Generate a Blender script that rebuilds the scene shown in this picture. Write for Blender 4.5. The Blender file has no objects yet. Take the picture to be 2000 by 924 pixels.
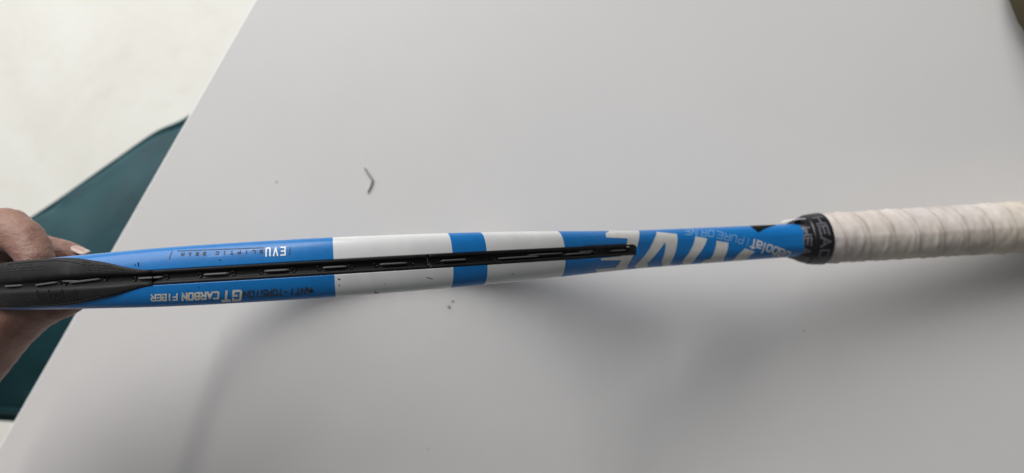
import bpy, bmesh, math, random
from mathutils import Vector, Matrix, noise
from mathutils.geometry import delaunay_2d_cdt

random.seed(7)
PI = math.pi
scene = bpy.context.scene
COL = scene.collection
# ---------------------------------------------------------------- geometry of the place (mm inside, metres in the scene)
FX = 1390.0
TA, TB, TD0 = 0.10, 0.08, 551.5        # tabletop plane seen from the camera: depth = TD0 - TA*X + TB*Y
N_ = Vector((-TA, TB, 1.0)); NL = N_.length
E3 = N_ / NL
E1 = (Vector((1, 0, 0)) - E3 * E3.x).normalized()
E2 = E3.cross(E1)
TABLE_Z = 0.75
CAM_POS = Vector((0, 0, TABLE_Z + TD0 / NL / 1000))
def c2w(p):                             # camera space (mm, z back) -> world (m)
    p = Vector(p) / 1000
    return Vector((E1.dot(p), E2.dot(p), E3.dot(p))) + CAM_POS
def cdir(v):
    v = Vector(v); return Vector((E1.dot(v), E2.dot(v), E3.dot(v)))
def at_depth(px, py, d):                # direction given by its slope, at a metric depth (mm)
    return Vector(((px - 1000) / FX * d, -(py - 462) / FX * d, -d))
def on_plane(px, py, z):                # where a line of sight meets the level z (m)
    r = cdir(at_depth(px, py, 1000)); k = (z - CAM_POS.z) / r.z
    return CAM_POS + r * k
# racket frame of reference: s along the racket from the tip, w across the head, t through its thickness
r1 = Vector((-1000, -98, -FX)); r2 = Vector((1000, 19, -FX))
T_AX = r1.cross(r2).normalized()
if T_AX.y < 0: T_AX = -T_AX
YAW = math.radians(7)
_x = Vector((math.cos(YAW), 0, -math.sin(YAW)))
S_AX = (_x - T_AX * _x.dot(T_AX)).normalized()
W_AX = T_AX.cross(S_AX)
if W_AX.z < 0: W_AX = -W_AX
_lat = (462 - 474.0) / FX
COLLAR = Vector((190, 0, -468)); COLLAR -= T_AX * COLLAR.dot(T_AX)   # a point of the racket plane (it holds the eye)
R_ORG = COLLAR - S_AX * 480
def rk(s, w, t):                        # racket local -> camera mm
    return R_ORG + S_AX * s + W_AX * w + T_AX * t
def proj(p): return (1000 + p.x / -p.z * FX, 462 - p.y / -p.z * FX)
OUT = [(260, 111.7), (290, 95.5), (317, 78), (338, 63), (364, 44.5), (390, 31.5), (416, 23), (445, 16.5), (473, 12.5), (500, 11.5), (520, 11.5)]
def interp(tab, x):                     # smooth (Catmull-Rom-like cubic) interpolation of a table
    if x <= tab[0][0]: return tab[0][1]
    if x >= tab[-1][0]: return tab[-1][1]
    for i in range(len(tab) - 1):
        x0, y0 = tab[i]; x1, y1 = tab[i + 1]
        if x <= x1:
            m0 = (y1 - tab[i-1][1]) / (x1 - tab[i-1][0]) if i > 0 else (y1 - y0) / (x1 - x0)
            m1 = (tab[i+2][1] - y0) / (tab[i+2][0] - x0) if i + 2 < len(tab) else (y1 - y0) / (x1 - x0)
            h = x1 - x0; u = (x - x0) / h
            return ((2*u**3 - 3*u*u + 1) * y0 + (u**3 - 2*u*u + u) * h * m0 + (-2*u**3 + 3*u*u) * y1 + (u**3 - u*u) * h * m1)
def ell(s): return 130 * math.sqrt(max(0.0, 1 - ((s - 172) / 172) ** 2))
OUT_T = [(200, ell(200)), (230, ell(230))] + OUT
def w_out(s): return ell(s) if s <= 245 else interp(OUT_T, s)
def normal(s):
    if s <= 245:
        n = Vector((-(172 - s) / 172 ** 2, w_out(s) / 130 ** 2))
    else:
        n = Vector((-(w_out(s + .5) - w_out(s - .5)), 1.0))
    return n.normalized()
TH = [(0, 22.4), (35, 22.6), (84, 23.9), (120, 25.4), (150, 25.9), (196, 26.1), (238, 25.5), (275, 24.6), (303, 23.7), (326, 22.8), (355, 22.2), (411, 22.1), (471, 21.6), (520, 21.4)]
DD = [(0, 6.3), (300, 6.5), (364, 7.2), (420, 8.5), (473, 10.5), (520, 10.8)]
EXP = 2.5
def half_t(s): return interp(TH, s) / 2
def semi_d(s): return interp(DD, s)
def surf(s, t, off=0.0, side=1):        # a point on the outer face of the frame, local (s, w, t)
    n = normal(s); d = semi_d(s); h = half_t(s)
    q = min(0.9999, abs(t) / h)
    nn = d * (1 - q ** EXP) ** (1 / EXP)
    gn = Vector((abs(nn / d) ** (EXP - 1) / d, (1 if t > 0 else -1) * q ** (EXP - 1) / h)).normalized()
    k = nn - d + off * gn.x
    return Vector((s + n.x * k, side * (w_out(s) + n.y * k), t + off * gn.y))

# ---------------------------------------------------------------- camera
cam_d = bpy.data.cameras.new('camera'); cam = bpy.data.objects.new('camera', cam_d); COL.objects.link(cam)
cam_d.sensor_width = 36; cam_d.lens = FX / 2000 * 36
cam_d.clip_start = 0.01; cam_d.clip_end = 60
_r = Matrix((E1, E2, E3)).to_4x4()          # rows: world axes in camera space
cam.matrix_world = Matrix.Translation(CAM_POS) @ _r
cam_d.dof.use_dof = True; cam_d.dof.focus_distance = 0.325; cam_d.dof.aperture_fstop = 7.5
scene.camera = cam
scene.render.resolution_x, scene.render.resolution_y = 1024, 473

# ---------------------------------------------------------------- light (a room lit by a window)
world = bpy.data.worlds.new('World'); scene.world = world; world.use_nodes = True
bg = world.node_tree.nodes['Background']
bg.inputs[0].default_value = (0.93, 0.96, 1.0, 1); bg.inputs[1].default_value = 0.125
def area(name, loc, target, sx, sy, power, col, roll=0.0):
    d = bpy.data.lights.new(name, 'AREA'); d.shape = 'RECTANGLE'; d.size = sx; d.size_y = sy
    d.energy = power; d.color = col
    o = bpy.data.objects.new(name, d); COL.objects.link(o); o.location = loc
    z = (Vector(loc) - Vector(target)).normalized()
    x = Vector((0, 0, 1)).cross(z).normalized(); y = z.cross(x)
    o.matrix_world = Matrix.Translation(loc) @ Matrix((x, y, z)).transposed().to_4x4() @ Matrix.Rotation(roll, 4, 'Z')
    return o
TBL = Vector((0, 0, TABLE_Z))
def dirv(x, y, z): return Vector((x, y, z)).normalized()
area('window_gap_light', TBL + dirv(-0.26, 1.0, 1.0) * 2.6, TBL, 0.16, 2.3, 25, (1.0, 0.97, 0.92), math.radians(-38))
area('window_light', TBL + Vector((-1.9, 2.7, 2.0)), TBL + Vector((-.4, .2, -.3)), 4.2, 3.0, 198, (0.97, 0.98, 1.0))
scene.view_settings.view_transform = 'Standard'; scene.view_settings.look = 'None'
scene.view_settings.exposure = -0.13; scene.view_settings.gamma = 1.0
scene.render.engine = 'CYCLES'
scene.cycles.use_denoising = True
scene.cycles.max_bounces = 6

# ---------------------------------------------------------------- helpers
def link(name, me, parent=None, mats=(), mw=None):
    o = bpy.data.objects.new(name, me); COL.objects.link(o)
    for m in mats: me.materials.append(m)
    if parent is not None: o.parent = parent
    if mw is not None: o.matrix_world = mw
    return o
def mesh(name, vs, fs, smooth=True, mi=None):
    me = bpy.data.meshes.new(name); me.from_pydata([tuple(v) for v in vs], [], fs); me.update()
    if smooth: me.shade_smooth()
    if mi is not None:
        for p, k in zip(me.polygons, mi): p.material_index = k
    return me
def empty(name, loc=(0, 0, 0), mw=None):
    o = bpy.data.objects.new(name, None); COL.objects.link(o); o.empty_display_size = .05
    o.location = loc
    if mw is not None: o.matrix_world = mw
    return o
def tag(o, label, cat, group=None):
    o['label'] = label; o['category'] = cat
    if group: o['group'] = group
def grid_faces(nr, nc, closed_r=False, closed_c=True, base=0):
    f = []
    for i in range(nr if closed_r else nr - 1):
        for j in range(nc if closed_c else nc - 1):
            a = base + i * nc + j; b = base + i * nc + (j + 1) % nc
            i2 = (i + 1) % nr
            f.append((a, b, base + i2 * nc + (j + 1) % nc, base + i2 * nc + j))
    return f
def fix_normals(me):
    bm = bmesh.new(); bm.from_mesh(me); bmesh.ops.recalc_face_normals(bm, faces=bm.faces); bm.to_mesh(me); bm.free()
def join_meshes(name, items):
    vs = []; fs = []
    for v, f in items:
        b = len(vs); vs += v; fs += [tuple(i + b for i in q) for q in f]
    return mesh(name, vs, fs)
def tube(path, rad, n=8, caps=True):
    """verts, faces of a tube along 3-D points; rad a number or a list"""
    path = [Vector(p) for p in path]; vs = []; up = None
    for i, p in enumerate(path):
        d = (path[min(i + 1, len(path) - 1)] - path[max(i - 1, 0)]).normalized()
        if up is None:
            up = Vector((0, 0, 1)) if abs(d.z) < .9 else Vector((1, 0, 0))
        x = up.cross(d).normalized(); y = d.cross(x).normalized(); up = y.cross(Vector((0,0,0))) if False else d.cross(x)
        up = y
        r = rad[i] if isinstance(rad, (list, tuple)) else rad
        for k in range(n):
            a = 2 * PI * k / n
            vs.append(p + x * (math.cos(a) * r) + y * (math.sin(a) * r))
    fs = grid_faces(len(path), n)
    if caps:
        fs.append(tuple(range(n))[::-1]); fs.append(tuple(range((len(path) - 1) * n, len(path) * n)))
    return vs, fs

# ---------------------------------------------------------------- materials
def mat(name, col, rough=.5, spec=.5, metal=0.0, coat=0.0, sss=0.0, sheen=0.0):
    m = bpy.data.materials.new(name); m.use_nodes = True
    b = m.node_tree.nodes['Principled BSDF']
    b.inputs['Base Color'].default_value = (*col, 1); b.inputs['Roughness'].default_value = rough
    b.inputs['Specular IOR Level'].default_value = spec; b.inputs['Metallic'].default_value = metal
    b.inputs['Coat Weight'].default_value = coat; b.inputs['Coat Roughness'].default_value = .12
    b.inputs['Sheen Weight'].default_value = sheen
    if sss:
        b.inputs['Subsurface Weight'].default_value = sss
        b.inputs['Subsurface Radius'].default_value = (1.0, .35, .2); b.inputs['Subsurface Scale'].default_value = .004
    return m
def nd(m, t, **k):
    n = m.node_tree.nodes.new(t)
    for a, b in k.items(): setattr(n, a, b)
    return n
def lk(m, a, b): m.node_tree.links.new(a, b)
def bsdf(m): return m.node_tree.nodes['Principled BSDF']
def noise_tex(m, scale, detail=4, rough=.55, coord='Object', stretch=None, distort=0):
    tc = nd(m, 'ShaderNodeTexCoord'); n = nd(m, 'ShaderNodeTexNoise')
    n.inputs['Scale'].default_value = scale; n.inputs['Detail'].default_value = detail
    n.inputs['Roughness'].default_value = rough; n.inputs['Distortion'].default_value = distort
    if stretch:
        mp = nd(m, 'ShaderNodeMapping'); mp.inputs['Scale'].default_value = stretch
        lk(m, tc.outputs[coord], mp.inputs[0]); lk(m, mp.outputs[0], n.inputs['Vector'])
    else: lk(m, tc.outputs[coord], n.inputs['Vector'])
    return n
def ramp(m, src, stops):
    r = nd(m, 'ShaderNodeValToRGB'); e = r.color_ramp.elements
    while len(e) < len(stops): e.new(.5)
    for i, (p, c) in enumerate(stops):
        e[i].position = p; e[i].color = (*c, 1) if len(c) == 3 else c
    lk(m, src, r.inputs[0]); return r
def bump(m, src, strength, dist):
    b = nd(m, 'ShaderNodeBump'); b.inputs['Strength'].default_value = strength; b.inputs['Distance'].default_value = dist
    prev = bsdf(m).inputs['Normal'].links
    if prev: lk(m, prev[0].from_socket, b.inputs['Normal'])
    lk(m, src, b.inputs['Height']); lk(m, b.outputs[0], bsdf(m).inputs['Normal'])
def vary(m, n, stops): lk(m, ramp(m, n.outputs['Fac'], stops).outputs[0], bsdf(m).inputs['Base Color'])

M_blue = mat('blue_lacquer', (.006, .15, .46), .38, .4, coat=.15)
vary(M_blue, noise_tex(M_blue, 260, 5), [(.3, (.004, .150, .44)), (.7, (.006, .172, .49))])
bump(M_blue, noise_tex(M_blue, 900, 2).outputs['Fac'], .08, .0002)
M_white = mat('white_lacquer', (.60, .60, .57), .33, .5, coat=.35)
vary(M_white, noise_tex(M_white, 120, 6), [(.3, (.63, .635, .63)), (.7, (.69, .69, .68))])
M_print = mat('white_print', (.56, .55, .52), .42)
vary(M_print, noise_tex(M_print, 300, 5), [(.3, (.56, .55, .53)), (.7, (.65, .64, .615))])
M_thin = mat('pale_blue_print', (.25, .42, .66), .4)
M_evo = mat('bright_white_print', (.86, .86, .86), .4)
M_dark_print = mat('dark_print', (.006, .012, .03), .5)
M_black_mark = mat('black_print', (.004, .004, .005), .6, .15)
M_foil = mat('worn_silver_foil', (.75, .73, .66), .35, metal=.3)
vary(M_foil, noise_tex(M_foil, 420, 6, .7), [(.30, (.14, .17, .20)), (.42, (.66, .64, .58)), (.7, (.90, .88, .80))])
M_foil_dull = mat('dull_silver_foil', (.07, .09, .12), .45, metal=.5)
vary(M_foil_dull, noise_tex(M_foil_dull, 520, 6, .7), [(.35, (.02, .04, .09)), (.6, (.09, .10, .12)), (.8, (.16, .16, .16))])
M_grommet = mat('black_nylon', (.010, .009, .009), .5, .25)
vary(M_grommet, noise_tex(M_grommet, 160, 5, stretch=(1, 4, 4)), [(.4, (.007, .0065, .0065)), (.62, (.013, .011, .011)), (.8, (.022, .013, .010))])
bump(M_grommet, noise_tex(M_grommet, 500, 4, stretch=(.3, 1, 1)).outputs['Fac'], .25, .0004)
M_bumper = mat('worn_black_rubbery_plastic', (.02, .02, .02), .6, .3)
vary(M_bumper, noise_tex(M_bumper, 140, 6, stretch=(.5, 1, 1)), [(.35, (.0045, .0042, .004)), (.6, (.009, .0084, .008)), (.8, (.030, .027, .025))])
bump(M_bumper, noise_tex(M_bumper, 700, 5, .7, stretch=(.7, 1, 1)).outputs['Fac'], .3, .0004)
M_string = mat('grey_string', (.115, .115, .12), .42, .4)
M_ring = mat('shiny_black_nylon', (.015, .015, .015), .15, .6)
M_tape = mat('black_vinyl_tape', (.008, .008, .010), .30, .5)
bump(M_tape, noise_tex(M_tape, 160, 3).outputs['Fac'], .2, .001)
M_tape_print = mat('grey_tape_print', (.22, .22, .25), .5)
vary(M_tape_print, noise_tex(M_tape_print, 700, 4), [(.35, (.05, .05, .06)), (.65, (.12, .12, .135))])
M_under = mat('white_tape_underside', (.85, .83, .80), .6)
M_cap = mat('black_cap_plastic', (.012, .012, .012), .5)
M_grip = mat('cream_overgrip', (.66, .58, .50), .75, .3, sss=.05)
_n = noise_tex(M_grip, 38, 6, .65, stretch=(.8, 1, 1)); _r1 = ramp(M_grip, _n.outputs['Fac'], [(.28, (.50, .445, .39)), (.5, (.65, .60, .535)), (.72, (.76, .71, .64))])
_n2 = noise_tex(M_grip, 9, 3, .5); _r2 = ramp(M_grip, _n2.outputs['Fac'], [(.35, (.86, .84, .92)), (.65, (1, .97, .90))])
_mx = nd(M_grip, 'ShaderNodeMix', data_type='RGBA', blend_type='MULTIPLY'); _mx.inputs[0].default_value = 1
lk(M_grip, _r1.outputs[0], _mx.inputs[6]); lk(M_grip, _r2.outputs[0], _mx.inputs[7]); _at = nd(M_grip, 'ShaderNodeAttribute', attribute_name='seam'); _n3 = noise_tex(M_grip, 60, 4)
_mm = nd(M_grip, 'ShaderNodeMath', operation='MULTIPLY'); lk(M_grip, _at.outputs['Fac'], _mm.inputs[0]); lk(M_grip, ramp(M_grip, _n3.outputs['Fac'], [(.3, (.15, .15, .15)), (.65, (1, 1, 1))]).outputs[0], _mm.inputs[1])
_m3 = nd(M_grip, 'ShaderNodeMix', data_type='RGBA', blend_type='MULTIPLY'); lk(M_grip, _mm.outputs[0], _m3.inputs[0]); lk(M_grip, _mx.outputs[2], _m3.inputs[6]); _m3.inputs[7].default_value = (.86, .81, .77, 1)
lk(M_grip, _m3.outputs[2], bsdf(M_grip).inputs['Base Color'])
bump(M_grip, noise_tex(M_grip, 900, 3).outputs['Fac'], .15, .0004)
bump(M_grip, noise_tex(M_grip, 90, 5, stretch=(1, .5, .5)).outputs['Fac'], .35, .0018)
M_table = mat('white_laminate', (.62, .61, .60), .42, .35)
vary(M_table, noise_tex(M_table, 3, 6, .6), [(.32, (.605, .592, .580)), (.5, (.632, .617, .603)), (.7, (.650, .634, .618))])
bump(M_table, noise_tex(M_table, 1300, 3).outputs['Fac'], .16, .0003)
M_table_edge = mat('white_edge_band', (.80, .80, .79), .4)
M_leg = mat('grey_table_leg', (.5, .5, .5), .4)
M_floor = mat('cream_floor', (.86, .83, .72), .5, .4)
_n = noise_tex(M_floor, 4, 8, .62, distort=.4); _r1 = ramp(M_floor, _n.outputs['Fac'], [(.3, (.72, .70, .625)), (.5, (.775, .755, .68)), (.75, (.83, .815, .75))])
_n2 = noise_tex(M_floor, 26, 5, .6, distort=.8); _r2 = ramp(M_floor, _n2.outputs['Fac'], [(.28, (.95, .945, .93)), (.45, (1, 1, 1))])
_mx = nd(M_floor, 'ShaderNodeMix', data_type='RGBA', blend_type='MULTIPLY'); _mx.inputs[0].default_value = 1
lk(M_floor, _r1.outputs[0], _mx.inputs[6]); lk(M_floor, _r2.outputs[0], _mx.inputs[7]); lk(M_floor, _mx.outputs[2], bsdf(M_floor).inputs['Base Color'])
M_teal = mat('teal_velvet', (.006, .045, .058), .6, .35, sheen=.8)
bsdf(M_teal).inputs['Sheen Tint'].default_value = (.25, .75, .85, 1); bsdf(M_teal).inputs['Sheen Roughness'].default_value = .35
vary(M_teal, noise_tex(M_teal, 16, 4), [(.3, (.005, .035, .043)), (.7, (.009, .058, .070))])
M_chair_leg = mat('black_metal', (.01, .01, .01), .4, metal=.6)
M_olive = mat('olive_fabric', (.085, .072, .040), .95, .2)
bump(M_olive, noise_tex(M_olive, 800, 3).outputs['Fac'], .4, .001)
M_skin = mat('skin', (.36, .19, .135), .48, .4, sss=.12)
_n = noise_tex(M_skin, 45, 5, .6); _r1 = ramp(M_skin, _n.outputs['Fac'], [(.3, (.23, .112, .08)), (.5, (.285, .152, .112)), (.75, (.34, .195, .145))])
lk(M_skin, _r1.outputs[0], bsdf(M_skin).inputs['Base Color'])
_v = nd(M_skin, 'ShaderNodeTexVoronoi'); _v.inputs['Scale'].default_value = 900; _tc = nd(M_skin, 'ShaderNodeTexCoord'); lk(M_skin, _tc.outputs['Object'], _v.inputs['Vector'])
bump(M_skin, _v.outputs['Distance'], .25, .0005)
bump(M_skin, noise_tex(M_skin, 160, 6, .7, stretch=(.6, 1.4, 1)).outputs['Fac'], .65, .0013)
M_nail = mat('nail', (.52, .36, .30), .3, .5, coat=.2)
M_nail_tip = mat('nail_tip', (.62, .52, .46), .4)
M_fibre = mat('dark_fibre', (.27, .27, .26), .7)
M_crumb = mat('brown_crumb', (.32, .31, .29), .9)

# ---------------------------------------------------------------- setting
fl = mesh('floor', [(-8, -8, 0), (8, -8, 0), (8, 8, 0), (-8, 8, 0)], [(0, 1, 2, 3)], False)
floor = link('floor', fl, None, (M_floor,)); floor['kind'] = 'structure'

# table: straight left edge, far edge running off under the armchair
PL1 = on_plane(497, 0, TABLE_Z); PL2 = on_plane(-2, 872, TABLE_Z)
eu = (PL1 - PL2).normalized(); ev = Vector((eu.y, -eu.x, 0))
far = (on_plane(1992, -4, TABLE_Z) - PL1).dot(eu)
def tb(u, v, z): return PL1 + eu * u + ev * v + Vector((0, 0, z))
U0, U1, V1 = far, far - 1.5, 1.0
def rounded_rect(u0, u1, v0, v1, r, n=10):
    pts = []
    for cu, cv, a0 in ((u0 - r, v0 + r, 0), (u1 + r, v0 + r, 90), (u1 + r, v1 - r, 180), (u0 - r, v1 - r, 270)):
        for k in range(n + 1):
            a = math.radians(a0 + 90 * k / n)
            pts.append((cu + r * math.cos(a), cv - r * math.cos(a - PI / 2)))
    return pts
def rr(inset):
    i = inset; r = max(.02 - i, .002); return rounded_rect(U0 - i, U1 + i, 0 + i, V1 - i, r)
prof = [(.004, -.028), (.0, -.025), (.0, -.0018), (.0005, -.0006), (.0015, 0)]
rings = [[tb(u, v, dz) for u, v in rr(i)] for i, dz in prof]
nn_ = len(rings[0]); vs = [p for r in rings for p in r]
fs = grid_faces(len(rings), nn_)
table = empty('table', tb((U0 + U1) / 2, V1 / 2, -TABLE_Z))
TI = Matrix.Translation(-table.location)
def loc_mesh(name, vs, fs, **k): return mesh(name, [TI @ Vector(v) for v in vs], fs, **k)
band = link('edge_band', loc_mesh('edge_band', vs, fs), table, (M_table_edge,)); fix_normals(band.data)
top = [tb(u, v, 0) for u, v in rr(.0015)]
link('tabletop', loc_mesh('tabletop', top + [p - Vector((0, 0, .027)) for p in top], [tuple(range(nn_)), tuple(range(2 * nn_ - 1, nn_ - 1, -1))], smooth=False), table, (M_table,))
for u, v in ((U0 - .08, .08), (U1 + .08, .08), (U0 - .08, V1 - .08), (U1 + .08, V1 - .08)):
    a = tb(u, v, -.0275); b = Vector((a.x, a.y, .001))
    tv, tf = tube([a, a.lerp(b, .5), b], [.03, .026, .02], 20)
    link('leg', loc_mesh('leg', tv, tf), table, (M_leg,))
tag(table, 'white laminate table with a straight edge under the racket', 'table')
# ---------------------------------------------------------------- teal chair under the left edge of the table
def catmull(pts, n=8, closed=True):
    out = []; L = len(pts)
    for i in range(L if closed else L - 1):
        p0, p1, p2, p3 = (pts[(i - 1) % L], pts[i], pts[(i + 1) % L], pts[(i + 2) % L]) if closed else (pts[max(i - 1, 0)], pts[i], pts[i + 1], pts[min(i + 2, L - 1)])
        for k in range(n):
            u = k / n
            out.append(((p1 * 2) + (p2 - p0) * u + (p0 * 2 - p1 * 5 + p2 * 4 - p3) * (u * u) + (p1 * 3 - p0 - p2 * 3 + p3) * u ** 3) * .5)
    if not closed: out.append(pts[-1])
    return out
SZ = .47
seat_px = [(358, 237), (309, 259), (239, 307), (169, 356), (112, 396), (50, 437), (-30, 490), (-110, 560), (-160, 640), (-150, 730), (-90, 790), (0, 806), (120, 805), (260, 775), (400, 715), (510, 620), (570, 500), (600, 380), (600, 280), (530, 205), (430, 200)]
seat_pts = catmull([on_plane(x, y, SZ) for x, y in seat_px], 8)
cen = sum(seat_pts, Vector()) / len(seat_pts)
chair = empty('chair', (cen.x, cen.y, 0)); CI = Matrix.Translation(-chair.location)
folds = [([(5, 728), (40, 716), (75, 738), (110, 775)], .032, .011), ([(165, 432), (205, 438), (260, 462), (330, 520)], -.016, .012), ([(95, 440), (180, 462), (240, 500)], .014, .014),
         ([(60, 650), (110, 668), (170, 720)], .004, .014), ([(150, 380), (230, 350), (330, 280)], .012, .018)]
folds = [([on_plane(x, y, SZ) for x, y in p], a, w) for p, a, w in folds]
def seg_d(p, a, b):
    ab = b - a; k = max(0, min(1, (p - a).dot(ab) / ab.dot(ab))); return (p - (a + ab * k)).length
def fold_z(p):
    z = 0
    for pts, a, w in folds:
        d = min(seg_d(p, pts[i], pts[i + 1]) for i in range(len(pts) - 1)); z += a * math.exp(-(d / w) ** 2)
    return z + .004 * noise.noise(Vector((p.x * 14, p.y * 14, 0)))
def cushion(name, outline, prof, detail=False, z0=SZ):
    c = sum(outline, Vector()) / len(outline); vs = []
    for sc, dz in prof:
        for p in outline:
            q = c + (p - c) * sc; q = Vector((q.x, q.y, z0 + dz))
            if detail and dz > -.012: q.z += fold_z(q) * min(1, max(0, .975 - sc) / .06)
            vs.append(q)
    n = len(outline); fs = grid_faces(len(prof), n)
    c2 = Vector((c.x, c.y, z0 + prof[-1][1])); vs.append(c2 + Vector((0, 0, fold_z(c2) if detail else 0)))
    b = (len(prof) - 1) * n
    fs += [(b + i, b + (i + 1) % n, len(vs) - 1) for i in range(n)]
    fs.append(tuple(range(n))[::-1])
    me = mesh(name, [CI @ v for v in vs], fs); fix_normals(me); return me
prof = [(.95, -.075), (.99, -.06), (1.0, -.03), (.985, -.008), (.975, -.004)] + [(.97 - .03 * k, .002 + .045 * (1 - (1 - k / 30) ** 2)) for k in range(1, 31)]
seat = link('seat', cushion('seat', seat_pts, prof, True), chair, (M_teal,))
pv, pf = tube([p + Vector((0, 0, .001)) for p in [cen + (q - cen) * .983 for q in seat_pts]], .0042, 8, False)
n_ = len(seat_pts); pf += [((n_ - 1) * 8 + j, (n_ - 1) * 8 + (j + 1) % 8, (j + 1) % 8, j) for j in range(8)]
link('piping', mesh('piping', [CI @ v for v in pv], pf), chair, (M_teal,))
base_pts = [Vector((p.x, p.y, .40)) for p in catmull([on_plane(x, y, .40) for x, y in [(x if y < 700 else x, y - 0 if y < 700 else y + 28) for x, y in seat_px]], 8)]
base_pts = [cen.to_2d().to_3d() + (Vector((p.x, p.y, 0)) - cen.to_2d().to_3d()) * (1.0 if True else 1) for p in base_pts]
link('seat_base', cushion('seat_base', [Vector((p.x, p.y, .4)) for p in base_pts], [(.93, -.05), (.97, -.045), (.985, -.02), (.965, .0), (.5, .004)], False, .40), chair, (M_teal,))
# curved backrest on the side away from the table
bk = [p for p in catmull([on_plane(x, y, SZ) for x, y in [(-20, 430), (-130, 500), (-215, 590), (-235, 690), (-190, 790), (-110, 850)]], 10, False)]
vs = []
for i, p in enumerate(bk):
    d = (bk[min(i + 1, len(bk) - 1)] - bk[max(i - 1, 0)]).normalized(); nrm = Vector((d.y, -d.x, 0))
    k = i / (len(bk) - 1); hh = .26 + .10 * math.sin(PI * k) - SZ * 0
    for a in range(20):
        t = 2 * PI * a / 20
        cx = math.cos(t); sz = math.sin(t)
        vs.append(Vector((p.x, p.y, 0)) + nrm * (.03 * abs(cx) ** .5 * (1 if cx > 0 else -1)) + Vector((0, 0, SZ - .02 + hh / 2 + hh / 2 * abs(sz) ** .6 * (1 if sz > 0 else -1))))
fs = grid_faces(len(bk), 20) + [tuple(range(20)), tuple(range(len(vs) - 20, len(vs)))[::-1]]
me = mesh('backrest', [CI @ v for v in vs], fs); fix_normals(me); link('backrest', me, chair, (M_teal,))
for k in (30, 75, 118, 150):
    p = seat_pts[k % n_]; a = cen + (p - cen) * .75; b = cen + (p - cen) * .92
    tv, tf = tube([Vector((a.x, a.y, .37)), Vector((b.x, b.y, .002))], [.014, .009], 14)
    link('leg', mesh('leg', [CI @ v for v in tv], tf), chair, (M_chair_leg,))
tag(chair, 'dark teal velvet upholstered chair tucked under the left table edge', 'chair')

# ---------------------------------------------------------------- olive armchair beyond the far corner of the table
AZ = .80
PZ = .757
o0 = on_plane(2266, -74, PZ); edge = on_plane(1964, 30, PZ); AR = (o0 - edge).length
out_dir = Vector((eu.x + ev.x * .5, eu.y + ev.y * .5, 0)).normalized(); side_dir = Vector((out_dir.y, -out_dir.x, 0))
arm_c = empty('armchair', (o0.x + out_dir.x * .35 + side_dir.x * .3, o0.y + out_dir.y * .35 + side_dir.y * .3, 0)); AI = Matrix.Translation(-arm_c.location)
def pad(name, outline, z0, z1, r, parent, m):
    c = sum(outline, Vector()) / len(outline); rs = []
    w = min((p - c).length for p in outline)
    for k in range(7):
        a = PI / 2 * k / 6; rs.append((r * (1 - math.sin(a)), z0 + r * (1 - math.cos(a))))
    for k in range(7):
        a = PI / 2 * k / 6; rs.append((r * (1 - math.cos(a)), z1 - r + r * math.sin(a)))
    rs.sort(key=lambda q: q[1])
    vs = [];
    for ins, z in rs:
        for i, p in enumerate(outline):
            d = (outline[(i + 1) % len(outline)] - outline[i - 1]).normalized(); nr = Vector((d.y, -d.x, 0))
            if nr.dot(p - c) < 0: nr = -nr
            q = p - nr * ins; vs.append(Vector((q.x, q.y, z)))
    n = len(outline); fs = grid_faces(len(rs), n) + [tuple(range(n))[::-1], tuple(range(len(vs) - n, len(vs)))]
    me = mesh(name, [AI @ v for v in vs], fs); fix_normals(me)
    return link(name, me, parent, (m,))
def stadium(a, b, r, n=16):
    d = (b - a).normalized(); s = Vector((-d.y, d.x, 0)); o = []
    for k in range(n + 1):
        t = PI * k / n; o.append(b + s * (r * math.cos(t)) + d * (r * math.sin(t)))
    for k in range(n + 1):
        t = PI * k / n; o.append(a - s * (r * math.cos(t)) - d * (r * math.sin(t)))
    return o
F0 = Vector((o0.x, o0.y, 0)); F1 = F0 + out_dir * .5
G0 = F0 + side_dir * .62; G1 = G0 + out_dir * .5
pad('arm_pad', stadium(F0, F1, AR), PZ, AZ, .012, arm_c, M_olive)
pad('arm_pad', stadium(G0, G1, AR), PZ, AZ, .012, arm_c, M_olive)
need = (far + .10) - (F0 - PL1).dot(eu); A0 = F0 + out_dir * max(0, need / out_dir.dot(eu))
need = (far + .10) - (G0 - PL1).dot(eu); B0 = G0 + out_dir * max(0, need / out_dir.dot(eu))
pad('armrest', stadium(A0, F1, .06), .12, PZ + .006, .004, arm_c, M_olive)
pad('armrest', stadium(B0, G1, .06), .12, PZ + .006, .004, arm_c, M_olive)
bo = out_dir * .12
pad('backrest', stadium(F1 + bo, G1 + bo, .1), .12, .98, .03, arm_c, M_olive)
_w = side_dir * .064
q0 = A0 + _w; q1 = A0 + side_dir * .62 - _w; q2 = G1 - _w; q3 = F1 + _w
qq = [q0, q1, q2, q3]; ol = []
for i in range(4):
    for k in range(8): ol.append(qq[i].lerp(qq[(i + 1) % 4], k / 8))
pad('seat', ol, .16, .46, .03, arm_c, M_olive)
for p in (A0, F1, B0, G1):
    tv, tf = tube([Vector((p.x, p.y, .13)), Vector((p.x, p.y, .001))], [.022, .016], 14)
    link('leg', mesh('leg', [AI @ v for v in tv], tf), arm_c, (M_chair_leg,))
tag(arm_c, 'olive brown padded armchair whose rounded armrest laps over the far table corner', 'armchair')

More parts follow.
